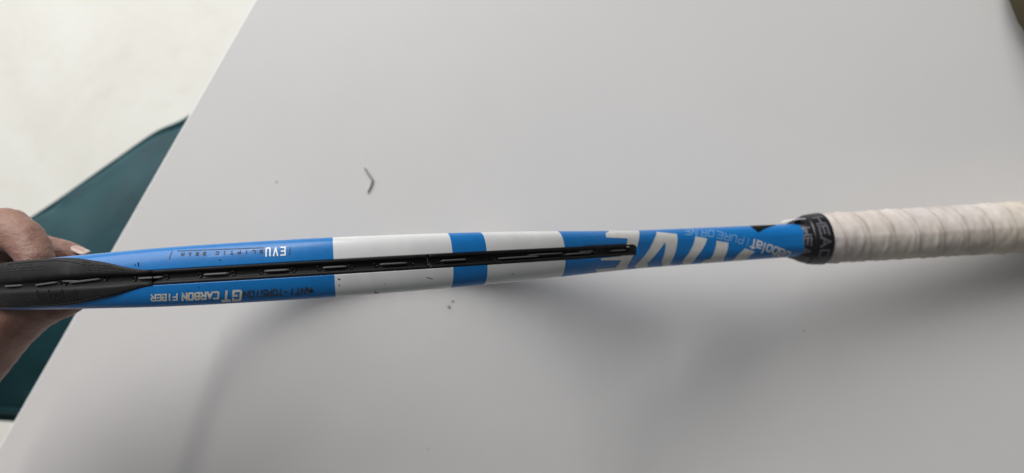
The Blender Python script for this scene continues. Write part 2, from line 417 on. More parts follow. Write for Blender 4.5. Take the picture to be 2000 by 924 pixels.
# ---------------------------------------------------------------- bits lying on the table
p = catmull([on_plane(x, y, TABLE_Z + .0007) for x, y in [(713, 329), (720, 341), (727, 352), (724, 364), (718, 376)]], 5, False)
p[0].z += .0015
tv, tf = tube(p, [.0004 + .0005 * math.sin(PI * (.12 + .8 * i / (len(p) - 1))) for i in range(len(p))], 8)
fo = p[len(p) // 2].copy(); fib = link('fibre', mesh('fibre', [v - fo for v in tv], tf), None, (M_fibre,)); fib.location = fo
tag(fib, 'short bent dark fibre lying on the white table above the racket', 'fibre')
def crumb(px, py, r, label):
    c = on_plane(px, py, TABLE_Z + r * .55); bm = bmesh.new(); bmesh.ops.create_icosphere(bm, subdivisions=2, radius=r)
    for v in bm.verts:
        v.co *= 1 + .5 * noise.noise(v.co * (1.2 / r) + Vector((px, py, 0))); v.co.z *= .6
    me = bpy.data.meshes.new('crumb'); bm.to_mesh(me); bm.free(); me.shade_smooth()
    o = link('crumb', me, None, (M_crumb,)); o.location = c; tag(o, label, 'crumb', 'crumbs on the table')
crumb(876.5, 599, .0011, 'larger dark crumb of the close pair on the table just below the white stripe')
crumb(884, 588, .0008, 'smaller crumb of the close pair, nearer the racket frame')
crumb(540, 355, .0006, 'faint lone crumb on the table to the left of the bent fibre')
crumb(836, 878, .0006, 'lone crumb on the table near the bottom of the picture')
crumb(1570, 646, .0005, 'tiny lone crumb on the table below the pale grip')
# ---------------------------------------------------------------- the racket
RM = Matrix.Identity(4)
def _col(v): return cdir(v)
_S, _W, _T = cdir(S_AX), cdir(W_AX), cdir(T_AX)
_O = c2w(R_ORG)
MM = Matrix(((_S.x, _W.x, _T.x, _O.x), (_S.y, _W.y, _T.y, _O.y), (_S.z, _W.z, _T.z, _O.z), (0, 0, 0, 1)))
racket = empty('tennis_racket', mw=MM)
tag(racket, 'blue and white tennis racket held on edge with cream grip and black tape collar', 'racket')
def rpart(name, vs, fs, mats, parent=None, smooth=True, mi=None, fixn=True):
    me = mesh(name, [Vector(v) / 1000 for v in vs], fs, smooth, mi)
    if fixn: fix_normals(me)
    o = link(name, me, None, mats); o.parent = parent or racket
    return o
G_T, G_D, G_END = 3.2, 2.2, 352.0
CUTS = [195.3, 246.7, 262.9, 304.7]
def stripe(s): return 1 if (CUTS[0] < s < CUTS[1] or CUTS[2] < s < CUTS[3]) else 0
# stations: (s) on the + side from the handle to the tip, then back on the other side
st = [172 - 172 * math.cos(PI * k / 120) for k in range(0, 121)]
st = [s for s in st if s <= 245] + [245 + 2.5 * k for k in range(1, 110) if 245 + 2.5 * k <= 500] + CUTS + [G_END, G_END + .3]
st = sorted(set(round(s, 3) for s in st))
clean = []
for s in st:
    if clean and s - clean[-1] < .28 and s not in CUTS: continue
    if clean and s in CUTS and s - clean[-1] < .28: clean.pop()
    clean.append(s)
st = clean
def ring(s, side, extra=0.0):
    n = normal(s); d = semi_d(s) + extra; h = half_t(s) + extra; c = Vector((s, w_out(s))) - n * semi_d(s)
    pts = []
    A = [math.radians(a) for a in range(-88, 89, 4)]
    outer = []
    for a in A:
        t = h * abs(math.sin(a)) ** (2 / EXP) * (1 if a > 0 else -1); k = d * abs(math.cos(a)) ** (2 / EXP)
        if abs(t) > G_T + .1: outer.append((t, k))
    g = G_D if s <= G_END else 0
    kk = d * (1 - (G_T / h) ** EXP) ** (1 / EXP)
    mid = [(-G_T, kk), (-G_T + .05, kk - g), (-1.5, (kk if g else d) - g), (1.5, (kk if g else d) - g), (G_T - .05, kk - g), (G_T, kk)]
    lo = [q for q in outer if q[0] < 0][-18:]; hi = [q for q in outer if q[0] > 0][:18]
    lo = [q for q in outer if q[0] < 0]; hi = [q for q in outer if q[0] > 0]
    # fixed count: resample lo/hi on 16 points
    lo = [(-t, k) for t, k in hi][::-1]
    R = 16
    def res(lst):
        out = []
        for i in range(R):
            x = i / (R - 1) * (len(lst) - 1); j = min(int(x), len(lst) - 2); f = x - j
            t = lst[j][0] * (1 - f) + lst[j + 1][0] * f
            q = min(.99999, abs(t) / h); out.append((t, d * (1 - q ** EXP) ** (1 / EXP)))
        return out
    prof = res(lo) + mid + res(hi)
    for k in range(1, 18):
        a = math.radians(90 + 10 * k)
        t = h * abs(math.sin(a)) ** (2 / EXP) * (1 if math.sin(a) > 0 else -1); q = -d * abs(math.cos(a)) ** (2 / EXP)
        prof.append((t, q))
    for t, q in prof:
        p = c + n * q; pts.append(Vector((p.x, side * p.y, t)))
    return pts
rings = [ring(s, 1) for s in st[::-1]]; kinds = [s for s in st[::-1]]
rings += [ring(s, -1) for s in st[1:]]; kinds += st[1:]
nc = len(rings[0]); vs = [p for r in rings for p in r]; fs = grid_faces(len(rings), nc)
mi = []
for i in range(len(rings) - 1): mi += [stripe((kinds[i] + kinds[i + 1]) / 2)] * nc
frame = rpart('frame', vs, fs, (M_blue, M_white), mi=mi)
# throat bridge
bp = []
for k in range(41):
    w = -66 + 132 * k / 40; s = 172 + 172 * math.sqrt(max(0, 1 - (w / 130) ** 2)) - 8 * (abs(w) / 66) ** 2
    bp.append((s, w))
vs = []
for i, (s, w) in enumerate(bp):
    a = Vector(bp[max(i - 1, 0)]); b = Vector(bp[min(i + 1, 40)]); d = (b - a).normalized(); n = Vector((-d.y, d.x))
    for k in range(24):
        t = 2 * PI * k / 24; cx = math.cos(t); sx = math.sin(t)
        q = 5.5 * abs(cx) ** .8 * (1 if cx > 0 else -1); z = 9.5 * abs(sx) ** .8 * (1 if sx > 0 else -1)
        vs.append(Vector((s + n.x * q, w + n.y * q, z)))
rpart('throat_bridge', vs, grid_faces(41, 24), (M_blue,))
# strings: one woven bed
items = []
mains = [(-75 + 10 * k) * 1.0 for k in range(16)]
R_in = 123.5
def hoop_in(w): return 165 * math.sqrt(max(0, 1 - (w / R_in) ** 2))
crosses = [28 + 15.6 * k for k in range(19)]
for mnum, w in enumerate(mains):
    a, b = 172 - hoop_in(w), 172 + hoop_in(w) + 4
    path = [Vector((a + (b - a) * k / 90, w, .75 * math.sin(PI * (a + (b - a) * k / 90 - 28) / 15.6 + PI * mnum + PI / 2))) for k in range(91)]
    items.append(tube(path, .64, 6, False))
for cn, s in enumerate(crosses):
    W = R_in * math.sqrt(max(0, 1 - ((s - 172) / 165) ** 2))
    path = [Vector((s, -W + 2 * W * k / 100, -.75 * math.sin(PI * (-W + 2 * W * k / 100 + 75) / 10 + PI * cn + PI / 2) * (1 if abs(-W + 2 * W * k / 100) < 80 else 0))) for k in range(101)]
    items.append(tube(path, .64, 6, False))
sb = join_meshes('string_bed', [([v / 1000 for v in a], f) for a, f in items]); o = link('string_bed', sb, None, (M_string,)); o.parent = racket
# a conforming shell on the outer face, profile: list of (t, offset)
def shell(s_list, proff, side=1, side_fn=None, caps=True):
    vs = []; n = None
    for q in s_list:
        s, sd = q if isinstance(q, tuple) else (q, side)
        pr = proff(s, sd); n = len(pr)
        for t, off in pr: vs.append(surf(s, t, off, sd))
    fs = grid_faces(len(s_list), n, closed_c=False)
    if caps: fs += [tuple(range(n)), tuple(range(len(vs) - n, len(vs)))[::-1]]
    return vs, fs
def strip_profile(s, sd, end_in=0.0):
    w = 3.08 - end_in; j = .05 * noise.noise(Vector((s * .6, sd * 9, 3)))
    return [(-w, -2.4), (-w, .05), (-w + .25, .16 + j), (-2.2, .17 + j), (-1.85, -.05), (-1.55, -1.35), (-.8, -1.5), (.8, -1.5), (1.55, -1.35), (1.85, -.05), (2.2, .17 - j), (w - .25, .16 - j), (w, .05), (w, -2.4)]
def strip(a, b, side):
    L = [a + (b - a) * k / int((b - a) / 1.2) for k in range(int((b - a) / 1.2) + 1)]
    def pf(s, sd):
        e = 0
        if b > 350 and s > b - 2.0: e = 1.3 * ((s - b + 2.0) / 2.0) ** 2
        p = strip_profile(s, sd, e)
        if b > 350 and s > b - 6: p = [(t, o if abs(t) > 1.9 else max(o, .1)) for t, o in p]
        return p
    return shell(L, pf, side)
strips = {}
for side in (1, -1):
    for a, b in ((119.6, 235.4), (236.1, G_END)):
        v, f = strip(a, b, side); o = rpart('grommet_strip', v, f, (M_grommet,)); strips[(side, a)] = o
# bumper guard round the tip
HB_U = [(0, 11.0), (54, 11.1), (72, 11.0), (82.4, 10.3), (91.4, 8.9), (99.4, 7.4), (107, 5.4), (114, 3.9), (120, 3.3)]
HB_L = [(0, 9.8), (60, 9.8), (73.5, 9.7), (82.4, 9.2), (90.9, 8.2), (102.6, 6.5), (110, 4.9), (116.5, 3.6), (120, 3.3)]
def bump_prof(s, sd):
    u, l = interp(HB_U, s), interp(HB_L, s)
    th = .95 * min(1, max(.35, (120 - s) / 20))
    def sidep(h, sg):
        ts = [h + .02, h, h - .35, h - .9] + [2.9 + (h - .9 - 2.9) * k / 7 for k in (6, 5, 4, 3, 2, 1)] + [2.6, 2.2, 1.8, 1.55]
        os_ = [-.6, th * .35, th * .85, th] + [th] * 6 + [th * .9, .30, .0, -1.3]
        return [(sg * t, o) for t, o in zip(ts, os_)]
    return sidep(l, -1) + [(-.8, -1.45), (.8, -1.45)] + sidep(u, 1)[::-1]
sl = [172 - 172 * math.cos(PI * k / 160) for k in range(161)]; sl = [s for s in sl if .02 < s < 118] + [119.5]
lst = [(s, 1) for s in sl[::-1]] + [(0.02, 1)] + [(s, -1) for s in sl]
v, f = shell(lst, bump_prof)
guard = rpart('bumper_guard', v, f, (M_bumper,))
# raised seam line, dimple rows and embossed word on the guard
def on_guard(s, t, off=0): return surf(s, t, (.95 * min(1, max(.35, (120 - s) / 20))) + off, 1)
def spath(pts, rad, n=6, base=0.0):
    return tube([on_guard(s, t, base) for s, t in pts], rad, n)
def dense(pts, step=1.0):
    out = []
    for i in range(len(pts) - 1):
        a = Vector(pts[i]); b = Vector(pts[i + 1]); m = max(1, int((b - a).length / step))
        out += [tuple(a.lerp(b, k / m)) for k in range(m)]
    return out + [tuple(pts[-1])]
items = [spath(dense([(40, 9.6), (60, 9.7), (72, 9.6), (80, 8.8), (85.5, 7.9), (89.5, 6.2), (92, 4.6)]), .22),
         spath(dense([(56, -9.0), (72, -8.9), (84, -8.2), (96, -6.6)]), .18)]
rpart('raised_seam', [p for v, f in items for p in v], [tuple(i + sum(len(x[0]) for x in items[:k]) for i in q) for k, (v, f) in enumerate(items) for q in f], (M_bumper,), guard)
vs = []; fs = []
def bead(s, t, r):
    if random.random() < .22: return
    s += random.uniform(-.25, .25); t += random.uniform(-.18, .18); r *= random.uniform(.7, 1.1)
    c = on_guard(s, t, -.02); up = (on_guard(s, t, 1) - c).normalized(); x = Vector((1, 0, 0)); x = (x - up * x.dot(up)).normalized(); y = up.cross(x)
    b = len(vs)
    for k in range(6):
        a = PI / 3 * k; vs.append(c + x * (math.cos(a) * r * 1.2) + y * (math.sin(a) * r * .8))
    vs.append(c + up * r * .6)
    fs.extend([(b + k, b + (k + 1) % 6, b + 6) for k in range(6)])
for row in range(3):
    for k in range(46):
        s = 24 + k * .95 - row * .8; bead(s + (row % 2) * .4, 8.8 - row * 1.15 - .0 * k, .5)
for row in range(5):
    for k in range(34):
        s = 88 + k * .9 + (row % 2) * .45; lim = interp(HB_U, s) - 1.0; t = 8.2 - row * .95 - (s - 88) * .10
        if 3.6 < t < lim and s > 86 + (8.2 - t) * .9: bead(s, t, .48)
for k in range(40):
    bead(28 + k * .9, -5.2, .35); bead(28.4 + k * .9, -6.4, .35)
o = rpart('knurling', vs, fs, (M_bumper,), guard, smooth=False); o['kind'] = 'stuff'
# string runs lying in the channel
runs = [(76, 84.5, .9, .2), (79, 95, -.2, .9), (112.9, 122.8, 0, 0), (141.6, 151.2, 0, 0), (167, 176.2, 0, 0), (191.2, 200.1, 0, 0), (215.1, 226.2, 0, 0), (242, 253.1, 0, 0),
        (269, 291, -.55, -.45), (284, 304.4, .35, .35), (305.4, 321.8, -.5, -.2), (314.4, 322.6, .65, .45), (335.3, 345.4, 0, 0), (60, 72, -.4, .5), (38, 50, 0, 0)]
for side in (1, -1):
    for a, b, t0, t1 in runs:
        a2, b2 = a - 1.2, b + 1.2; path = []
        for k in range(17):
            u = k / 16; z = -1.15 + .38 * math.sin(PI * u) ** .7 - 4.5 * max(0, (abs(u - .5) - .40) / .10) ** 2
            path.append(surf(a2 + (b2 - a2) * u, t0 + (t1 - t0) * u + (.0), z, side))
        v, f = tube(path, .50, 8); rpart('string_run', v, f, (M_string,))
# little shiny rims of the string holes and the dark mouths between them
for side in (1,):
    for a, b, t0, t1 in runs:
        for s, t in ((a - 2.2, t0), (b + 2.2, t1)):
            if s < 60: continue
            c = surf(s, t, -1.38, side); cu = surf(s, t, -.9, side); up = (cu - c).normalized(); x = (surf(s + 1, t, -1.38, side) - c).normalized(); y = up.cross(x)
            vs = []
            for i in range(14):
                A = 2 * PI * i / 14
                for j in range(6):
                    B = 2 * PI * j / 6; r = .85 + .22 * math.cos(B)
                    vs.append(c + x * (math.cos(A) * r) + y * (math.sin(A) * r) + up * (.22 * math.sin(B) + .15))
            rpart('string_hole_rim', vs, grid_faces(14, 6, True), (M_ring,), strips[(1, 119.6 if s < 235.6 else 236.1)] if s > 118 else guard)

# ---- printed graphics: thin films on the lacquer
SURF_OFF = .09
def film(name, polys, m, parent=None, off=SURF_OFF, step=1.1, fn=None, clip=True):
    fn = fn or (lambda s, t: surf(s, t, off, 1))
    V = []; F = []
    for poly in polys:
        HA = 11.5
        def t2a(s, t): q = min(1, abs(t) / half_t(s)); return math.copysign(math.asin(q ** (EXP / 2)), t) * HA
        def a2t(s, a): return math.copysign(half_t(s) * abs(math.sin(max(-1.5, min(1.5, a / HA)))) ** (2 / EXP), a)
        pts = [Vector((p[0], t2a(p[0], p[1]))) for p in dense(list(poly) + [poly[0]], .6)[:-1]]
        pts = [p for i, p in enumerate(pts) if (p - pts[i - 1]).length > .05]
        n = len(pts); edges = [(i, (i + 1) % n) for i in range(n)]
        xs = [p.x for p in pts]; ys = [p.y for p in pts]; allp = list(pts)
        y = min(ys) + step * .5
        from_in = lambda q: sum(1 for i in range(n) if ((pts[i].y > q.y) != (pts[(i + 1) % n].y > q.y)) and q.x < (pts[(i + 1) % n].x - pts[i].x) * (q.y - pts[i].y) / (pts[(i + 1) % n].y - pts[i].y) + pts[i].x) % 2 == 1
        while y < max(ys):
            x = min(xs) + step * .5
            while x < max(xs):
                q = Vector((x, y))
                if from_in(q) and min((q - p).length for p in pts) > step * .45: allp.append(q)
                x += step
            y += step
        r = delaunay_2d_cdt(allp, edges, [list(range(n))], 1, 1e-5)
        b = len(V)
        for q in r[0]:
            s, a = q; V.append(fn(s, a2t(s, a)))
        F += [tuple(i + b for i in f) for f in r[2]]
    return rpart(name, V, F, (m,), parent or frame)
P_E_top = [(338.6, 11.07), (359.5, 10.75), (357.7, 9.43), (355.7, 6.73), (353.7, 3.18), (353.2, 1.5), (345.1, 1.46), (345.3, 2.93), (347.0, 6.43), (332.3, 7.37), (333.2, 9.66)]
P_E_low = [(326.8, -3.61), (340.5, -3.27), (341.9, -2.43), (350.2, -2.47), (348.4, -5.34), (346.5, -8.52), (349.1, -10.97), (331.0, -11.16), (328.3, -11.2), (324.1, -9.15), (338.4, -9.31), (339.3, -7.79), (341.1, -5.37), (327.3, -4.7)]
P_V = [(370.6, 9.53), (384.2, 7.81), (383.3, 4.13), (381.9, -0.55), (379.7, -6.31), (378.9, -9.37), (382.2, -10.9), (375.1, -10.9), (371.4, -7.77), (372.8, -3.61), (373.9, 0.21), (374.1, 3.33), (370.1, -0.39), (365.2, -4.75), (361.3, -8.32), (364.1, -10.91), (356.4, -10.93), (352.0, -9.23), (356.4, -5.41), (361.7, -0.38), (366.0, 4.83)]
P_I = [(396.9, 5.85), (405.1, 4.13), (403.2, 0.56), (399.8, -3.63), (396.7, -7.13), (395.1, -10.9), (388.5, -10.9), (387.6, -7.93), (390.9, -4.16), (393.9, 0.0), (395.7, 3.27)]
P_R = [(411.7, 2.53), (420.2, 0.75), (419.2, -3.64), (417.8, -8.31), (419.1, -10.56), (403.3, -10.9), (403.3, -9.16), (407.7, -8.41), (409.5, -4.48), (411.0, -0.16)]
P_D = [(431.9, -3.21), (439.7, -5.75), (437.0, -7.67), (435.2, -10.57), (425.1, -10.84), (426.7, -7.45), (429.5, -5.2)]
P_tri = [(441.2, 10.76), (440.5, 9.17), (443.0, 6.11), (449.4, 8.42), (461.0, 10.67)]

film('large_letter', [P_E_top, P_E_low], M_print)
film('large_letter', [P_V], M_print); film('large_letter', [P_I], M_print)
film('large_letter', [P_R], M_print); film('large_letter', [P_D], M_print)
film('black_triangle', [P_tri], M_black_mark)
GL = {'E': [[(4, 6), (0, 6), (0, 0), (4, 0)], [(0, 3), (3.5, 3)]], 'V': [[(0, 6), (2, 0), (4, 6)]], 'U': [[(0, 6), (0, .8), (.8, 0), (3.2, 0), (4, .8), (4, 6)]],
      'L': [[(0, 6), (0, 0), (3.6, 0)]], 'I': [[(2, 0), (2, 6)]], 'P': [[(0, 0), (0, 6), (3.3, 6), (4, 5.3), (4, 3.4), (3.3, 2.7), (0, 2.7)]], 'T': [[(0, 6), (4, 6)], [(2, 6), (2, 0)]],
      'C': [[(4, 6), (.6, 6), (0, 5.4), (0, .6), (.6, 0), (4, 0)]], 'B': [[(0, 0), (0, 6), (3.4, 6), (3.8, 5.5), (3.8, 3.6), (3.3, 3.1), (0, 3.1)], [(3.3, 3.1), (4, 2.5), (4, .6), (3.4, 0), (0, 0)]],
      'A': [[(0, 0), (2, 6), (4, 0)], [(.8, 1.9), (3.2, 1.9)]], 'M': [[(0, 0), (0, 6), (2, 2.6), (4, 6), (4, 0)]], 'N': [[(0, 0), (0, 6), (4, 0), (4, 6)]],
      'O': [[(.6, 0), (0, .6), (0, 5.4), (.6, 6), (3.4, 6), (4, 5.4), (4, .6), (3.4, 0), (.6, 0)]], 'R': [[(0, 0), (0, 6), (3.4, 6), (4, 5.3), (4, 3.6), (3.4, 2.9), (0, 2.9)], [(2, 2.9), (4, 0)]],
      'G': [[(4, 5), (4, 6), (.6, 6), (0, 5.4), (0, .6), (.6, 0), (4, 0), (4, 3), (2.2, 3)]], 'D': [[(0, 0), (0, 6), (3.2, 6), (4, 5.2), (4, .8), (3.2, 0), (0, 0)]],
      'F': [[(4, 6), (0, 6), (0, 0)], [(0, 3.1), (3.5, 3.1)]], 'S': [[(4, 6), (.5, 6), (0, 5.5), (0, 3.5), (.5, 3), (3.5, 3), (4, 2.5), (4, .5), (3.5, 0), (0, 0)]],
      'H': [[(0, 0), (0, 6)], [(4, 0), (4, 6)], [(0, 3), (4, 3)]], '-': [[(.8, 3), (3.2, 3)]], '|': [[(2, -1), (2, 7)]], ' ': [],
      'b': [[(0, 6.4), (0, 0), (3.3, 0), (4, .7), (4, 3.5), (3.3, 4.2), (0, 4.2)]], 'a': [[(.3, 4.2), (3.3, 4.2), (4, 3.5), (4, 0), (.7, 0), (0, .6), (0, 1.8), (.6, 2.4), (4, 2.4)]],
      'o': [[(.7, 0), (0, .7), (0, 3.5), (.7, 4.2), (3.3, 4.2), (4, 3.5), (4, .7), (3.3, 0), (.7, 0)]], 'l': [[(1, 0), (1, 6.4)]], 't': [[(1.2, 0), (1.2, 6.2)], [(-.6, 5.3), (3.2, 5.3)]]}
def lettering(name, text, org, ax, ay, size, adv, wid, m, parent, fn, slant=0.0, gw=4.0, step=.5, raised=0.0):
    """strokes laid along ax (reading direction) and ay (letter tops) in the surface's own (s, t) coordinates"""
    ax = Vector(ax); ay = Vector(ay); V = []; F = []; x0 = 0.0
    advs = adv if isinstance(adv, (list, tuple)) else [adv] * len(text)
    for ch, ad in zip(text, advs):
        for line in GL[ch]:
            pl = []
            for gx, gy in line:
                lx = x0 + gx / 4 * gw; ly = gy / 6 * size
                pl.append((lx + slant * ly, ly))
            L = dense(pl, step); closed = (Vector(L[0]) - Vector(L[-1])).length < 1e-6
            b = len(V)
            for i, q in enumerate(L):
                q = Vector(q)
                pa = Vector(L[i - 1]) if i > 0 else (Vector(L[-2]) if closed else None)
                pb = Vector(L[i + 1]) if i < len(L) - 1 else (Vector(L[1]) if closed else None)
                d1 = (q - pa).normalized() if pa is not None else None; d2 = (pb - q).normalized() if pb is not None else None
                d1 = d1 or d2; d2 = d2 or d1
                n1 = Vector((-d1.y, d1.x)); n2 = Vector((-d2.y, d2.x)); mt = n1 + n2
                mt = mt.normalized() if mt.length > .2 else n1
                kf = min(1.8, 1 / max(.4, mt.dot(n1)))
                if not closed and i == 0: q = q - d1 * wid / 2
                if not closed and i == len(L) - 1: q = q + d2 * wid / 2
                for sg in (-1, 0, 1):
                    r = q + mt * (sg * wid / 2 * kf); st_ = Vector(org) + ax * r.x + ay * r.y
                    V.append(fn(st_.x, st_.y))
            for i in range(len(L) - 1):
                for j in range(2):
                    a = b + i * 3 + j; F.append((a, a + 1, a + 4, a + 3))
        x0 += ad
    return rpart(name, V, F, (m,), parent)
FN = lambda s, t: surf(s, max(-half_t(s) * .99, min(half_t(s) * .99, t)), .10, 1)
# upper face, upside down: white word, dark spaced word, thin rules
lettering('lettering', 'EVU', (175.4, 9.7), (-1, 0), (0, -1), 3.3, 3.1, .58, M_evo, frame, FN, gw=1.6)
lettering('lettering', 'ELIPTIC BEAM', (166.0, 8.95), (-1, 0.022), (0, -1), 1.15, [3.05] * 6 + [2.9, 2.5, 3.1, 3.1, 3.1, 3], .42, M_dark_print, frame, FN, gw=1.0)
def rule(a, b, wid, m, name='printed_rule'):
    a = Vector(a); b = Vector(b); d = (b - a).normalized(); n = Vector((-d.y, d.x)) * wid / 2; L = dense([tuple(a), tuple(b)], 1.0)
    V = []
    for q in L:
        for sg in (-1, 1): V.append(FN(*(Vector(q) + n * sg)))
    rpart(name, V, grid_faces(len(L), 2, closed_c=False), (m,), frame)
rule((166.6, 9.95), (129.8, 10.7), .28, M_dark_print); rule((177.4, 9.5), (177.2, 6.3), .3, M_dark_print); rule((127.5, 10.9), (126.9, 7.4), .35, M_dark_print)
rule((435.3, 3.1), (433.5, -1.6), .42, M_thin)
# lower face: foil words
lettering('lettering', 'CARBON', (147.2, -7.6), (-1, 0.012), (0, -1), 2.7, 2.68, .78, M_foil, frame, FN, slant=.25, gw=1.8)
lettering('lettering', 'FIBER', (129.6, -7.45), (-1, 0.02), (0, -1), 2.5, 2.35, .62, M_foil, frame, FN, slant=.25, gw=1.7)
lettering('lettering', 'GT', (156.6, -7.6), (-1, 0), (0, -1), 3.9, 4.5, .95, M_foil, frame, FN, slant=.28, gw=3.1)
lettering('lettering', 'ANTI-TORSION', (185.6, -8.2), (-1, 0.008), (0, -1), 2.4, 2.38, .6, M_foil_dull, frame, FN, slant=.25, gw=1.75)
# throat: brand line running aslant
_a = Vector((471, -9.6)); _b = Vector((437.5, 2.2)); _d = (_b - _a).normalized()
_up = Vector((_d.y, -_d.x)); _up = _up if _up.y < 0 else -_up
_o = Vector((438.0, 2.2)) - _d * 30
lettering('lettering', 'babolat', _o, _d, _up, 5.6, [5, 4.9, 5, 4.9, 2.9, 4.9, 3], 1.02, M_print, frame, FN, gw=3.5)
_d2 = Vector((-.955, .27)).normalized(); _u2 = Vector((-.12, -1)).normalized()
lettering('lettering', 'PURE', (431.9, 3.6), (-.958, .25), (-.40, -.97), 4.1, 5.0, .42, M_thin, frame, FN, gw=3.5)
lettering('lettering', 'DRIVE', (411.6, 8.7), (-.995, .115), (-.5, -.95), 3.9, [5.0, 4.4, 2.6, 4.4, 4], .42, M_thin, frame, FN, gw=3.4)
# word moulded in the guard
lettering('embossed_word', 'babolat', (63.5, -6.3), (1, -.02), (0, 1), 3.4, 3.3, .75, M_bumper, guard, lambda s, t: on_guard(s, t, .16), gw=2.5)
# scuffs
for pts, w in ([[(196.6, -5.2), (197.6, -5.3)], .45], [[(196.8, -7.85), (197.2, -7.9)], .6], [[(234.3, -6.8), (237.3, -7.9)], .22], [[(212.0, -12.3), (213.8, -12.5)], .3], [[(212.4, -11.4), (212.5, -12.3)], .25],
               [[(216.3, -8.7), (216.6, -8.75)], .4], [[(113.2, 6.9), (113.6, 5.2)], .5], [[(111.8, 6.4), (112.1, 5.5)], .3], [[(276.0, -8.1), (276.6, -8.7)], .35], [[(305, -5.5), (305.4, -5.7)], .3], [[(148, 6.0), (149, 5.6)], .25], [[(139, -5.0), (139.5, -5.3)], .3], [[(186.3, -9.6), (183.2, -8.9)], .5], [[(185.9, -10.2), (184.2, -9.6)], .35]):
    rule(pts[0], pts[1], w, M_black_mark, 'scuff_mark')

# ---- handle: overgrip wound over an eight-sided handle, tape collar, butt cap
def octo(a, hw, ht):
    # rounded octagon radius in direction a
    c, s_ = abs(math.cos(a)) / hw, abs(math.sin(a)) / ht
    o = 1 / ((c ** 5 + s_ ** 5 + (.76 * (c + s_)) ** 5) ** (1 / 5)); e = 1 / math.sqrt(c * c + s_ * s_)
    return o * .45 + e * .55
PITCH = 17.3
HWT = [(488, 14.6), (500, 15.4), (600, 16.2), (640, 17.0), (672, 19), (686, 19.4)]
HTT = [(488, 15.9), (500, 16.7), (600, 17.4), (640, 18.0), (672, 20), (686, 20.5)]
def grip_r(s, a):
    h = s + PITCH * (a / (2 * PI)); h += 1.3 * noise.noise(Vector((s * .045, math.cos(a) * .9, math.sin(a) * .9))); f = (h / PITCH) % 1
    amp = .50 + .45 * noise.noise(Vector((math.floor(h / PITCH) * 3.1, a * .6, 1)))
    ridge = min(1, (s - 486) / 14) * amp * (f ** 1.5 if f < .93 else (1 - f) / .07)       # the overlapping edge of each turn
    g = (f + .12 * math.sin(a * 2 + s * .02)) % 1; ridge += .5 * math.exp(-((g - .6) / .08) ** 2) * max(0, .5 + noise.noise(Vector((s * .06, math.cos(a) * 1.5, 7 + math.sin(a)))))
    wr = .35 * noise.noise(Vector((s * .22, math.cos(a) * 2.2, math.sin(a) * 2.2))) + .25 * noise.noise(Vector((s * .55 + 9 * math.sin(a), math.cos(a) * 1.2, 4)))
    return octo(a, interp(HWT, s), interp(HTT, s)) + ridge + wr
S_G0, S_G1, NA = 489.0, 686.0, 96
vs = []; L = int((S_G1 - S_G0) / .8)
for i in range(L + 1):
    s = S_G0 + (S_G1 - S_G0) * i / L
    e = min(1, .90 + .10 * ((s - S_G0) / 5) ** .5) if s < S_G0 + 5 else 1
    for k in range(NA):
        a = 2 * PI * k / NA; r = grip_r(s, a) * e
        vs.append(Vector((s, math.cos(a) * r, math.sin(a) * r)))
grip = rpart('overgrip', vs, grid_faces(L + 1, NA) + [tuple(range(NA))], (M_grip,))
_sa = grip.data.attributes.new('seam', 'FLOAT', 'POINT'); _i = 0
for i in range(L + 1):
    s = S_G0 + (S_G1 - S_G0) * i / L
    for k in range(NA):
        a = 2 * PI * k / NA; f = ((s + PITCH * k / NA + 1.3 * noise.noise(Vector((s * .045, math.cos(a) * .9, math.sin(a) * .9)))) / PITCH) % 1; _sa.data[_i].value = math.exp(-((f - .02) / .07) ** 2) if f < .5 else math.exp(-((f - 1.0) / .035) ** 2); _i += 1
vs = []
capp = [(684, .95), (688, 1.0), (691, .98), (693, .86), (693.6, .4)]
for s, k_ in capp:
    for k in range(48):
        a = 2 * PI * k / 48; r = octo(a, 19.2, 20.3) * k_ + .3; vs.append(Vector((s, math.cos(a) * r, math.sin(a) * r)))
rpart('butt_cap', vs, grid_faces(5, 48) + [tuple(range(48))[::-1], tuple(range(192, 240))], (M_cap,))
# collar: two turns of tape, from the shaft up onto the grip
def tape_r(u, a, lift=0.0):
    # u: mm along the axis measured from 470, helical shift included by the caller
    tab_ = [(0, 11.5), (3, 12.0), (8, 14.4), (14, 15.9), (22, 16.7), (30, 17.0)]
    r = interp(tab_, u)
    k = min(1, max(0, u / 12)); ell_r = 1 / math.sqrt((math.cos(a) / (r * .97)) ** 2 + (math.sin(a) / (r * 1.0)) ** 2)
    o = octo(a, r * .93, r * 1.0)
    return ell_r * (1 - k) + o * k + lift + .18 * noise.noise(Vector((u * .25, math.cos(a) * 2, math.sin(a) * 2)))
def tape_turn(name, u0, u1, a0, a1, lift, slope, m=M_tape):
    n = int((a1 - a0) / (2 * PI) * 96); W = 12; vs = []
    for i in range(n + 1):
        a = a0 + (a1 - a0) * i / n; sh = slope * (a - a0) / (2 * PI)
        for j in range(W + 1):
            u = u0 + sh + (u1 - u0) * j / W; e = .0 if 0 < j < W else -.25
            r = tape_r(u, a, lift + e); vs.append(Vector((470 + u, math.cos(a) * r, math.sin(a) * r)))
        for j in range(W + 1):
            u = u0 + sh + (u1 - u0) * (W - j) / W; r = tape_r(u, a, lift - .7); vs.append(Vector((470 + u, math.cos(a) * r, math.sin(a) * r)))
    c = 2 * (W + 1); fs = grid_faces(n + 1, c) + [tuple(range(c)), tuple(range(len(vs) - c, len(vs)))]
    return rpart(name, vs, fs, (m,))
t1_ = tape_turn('collar_tape', 0.6, 18, -PI * 1.25, PI * .78, .25, 2.0)
t2_ = tape_turn('collar_tape', 12.6, 25.2, -PI * 1.2, PI * 1.0, .8, -2.0)
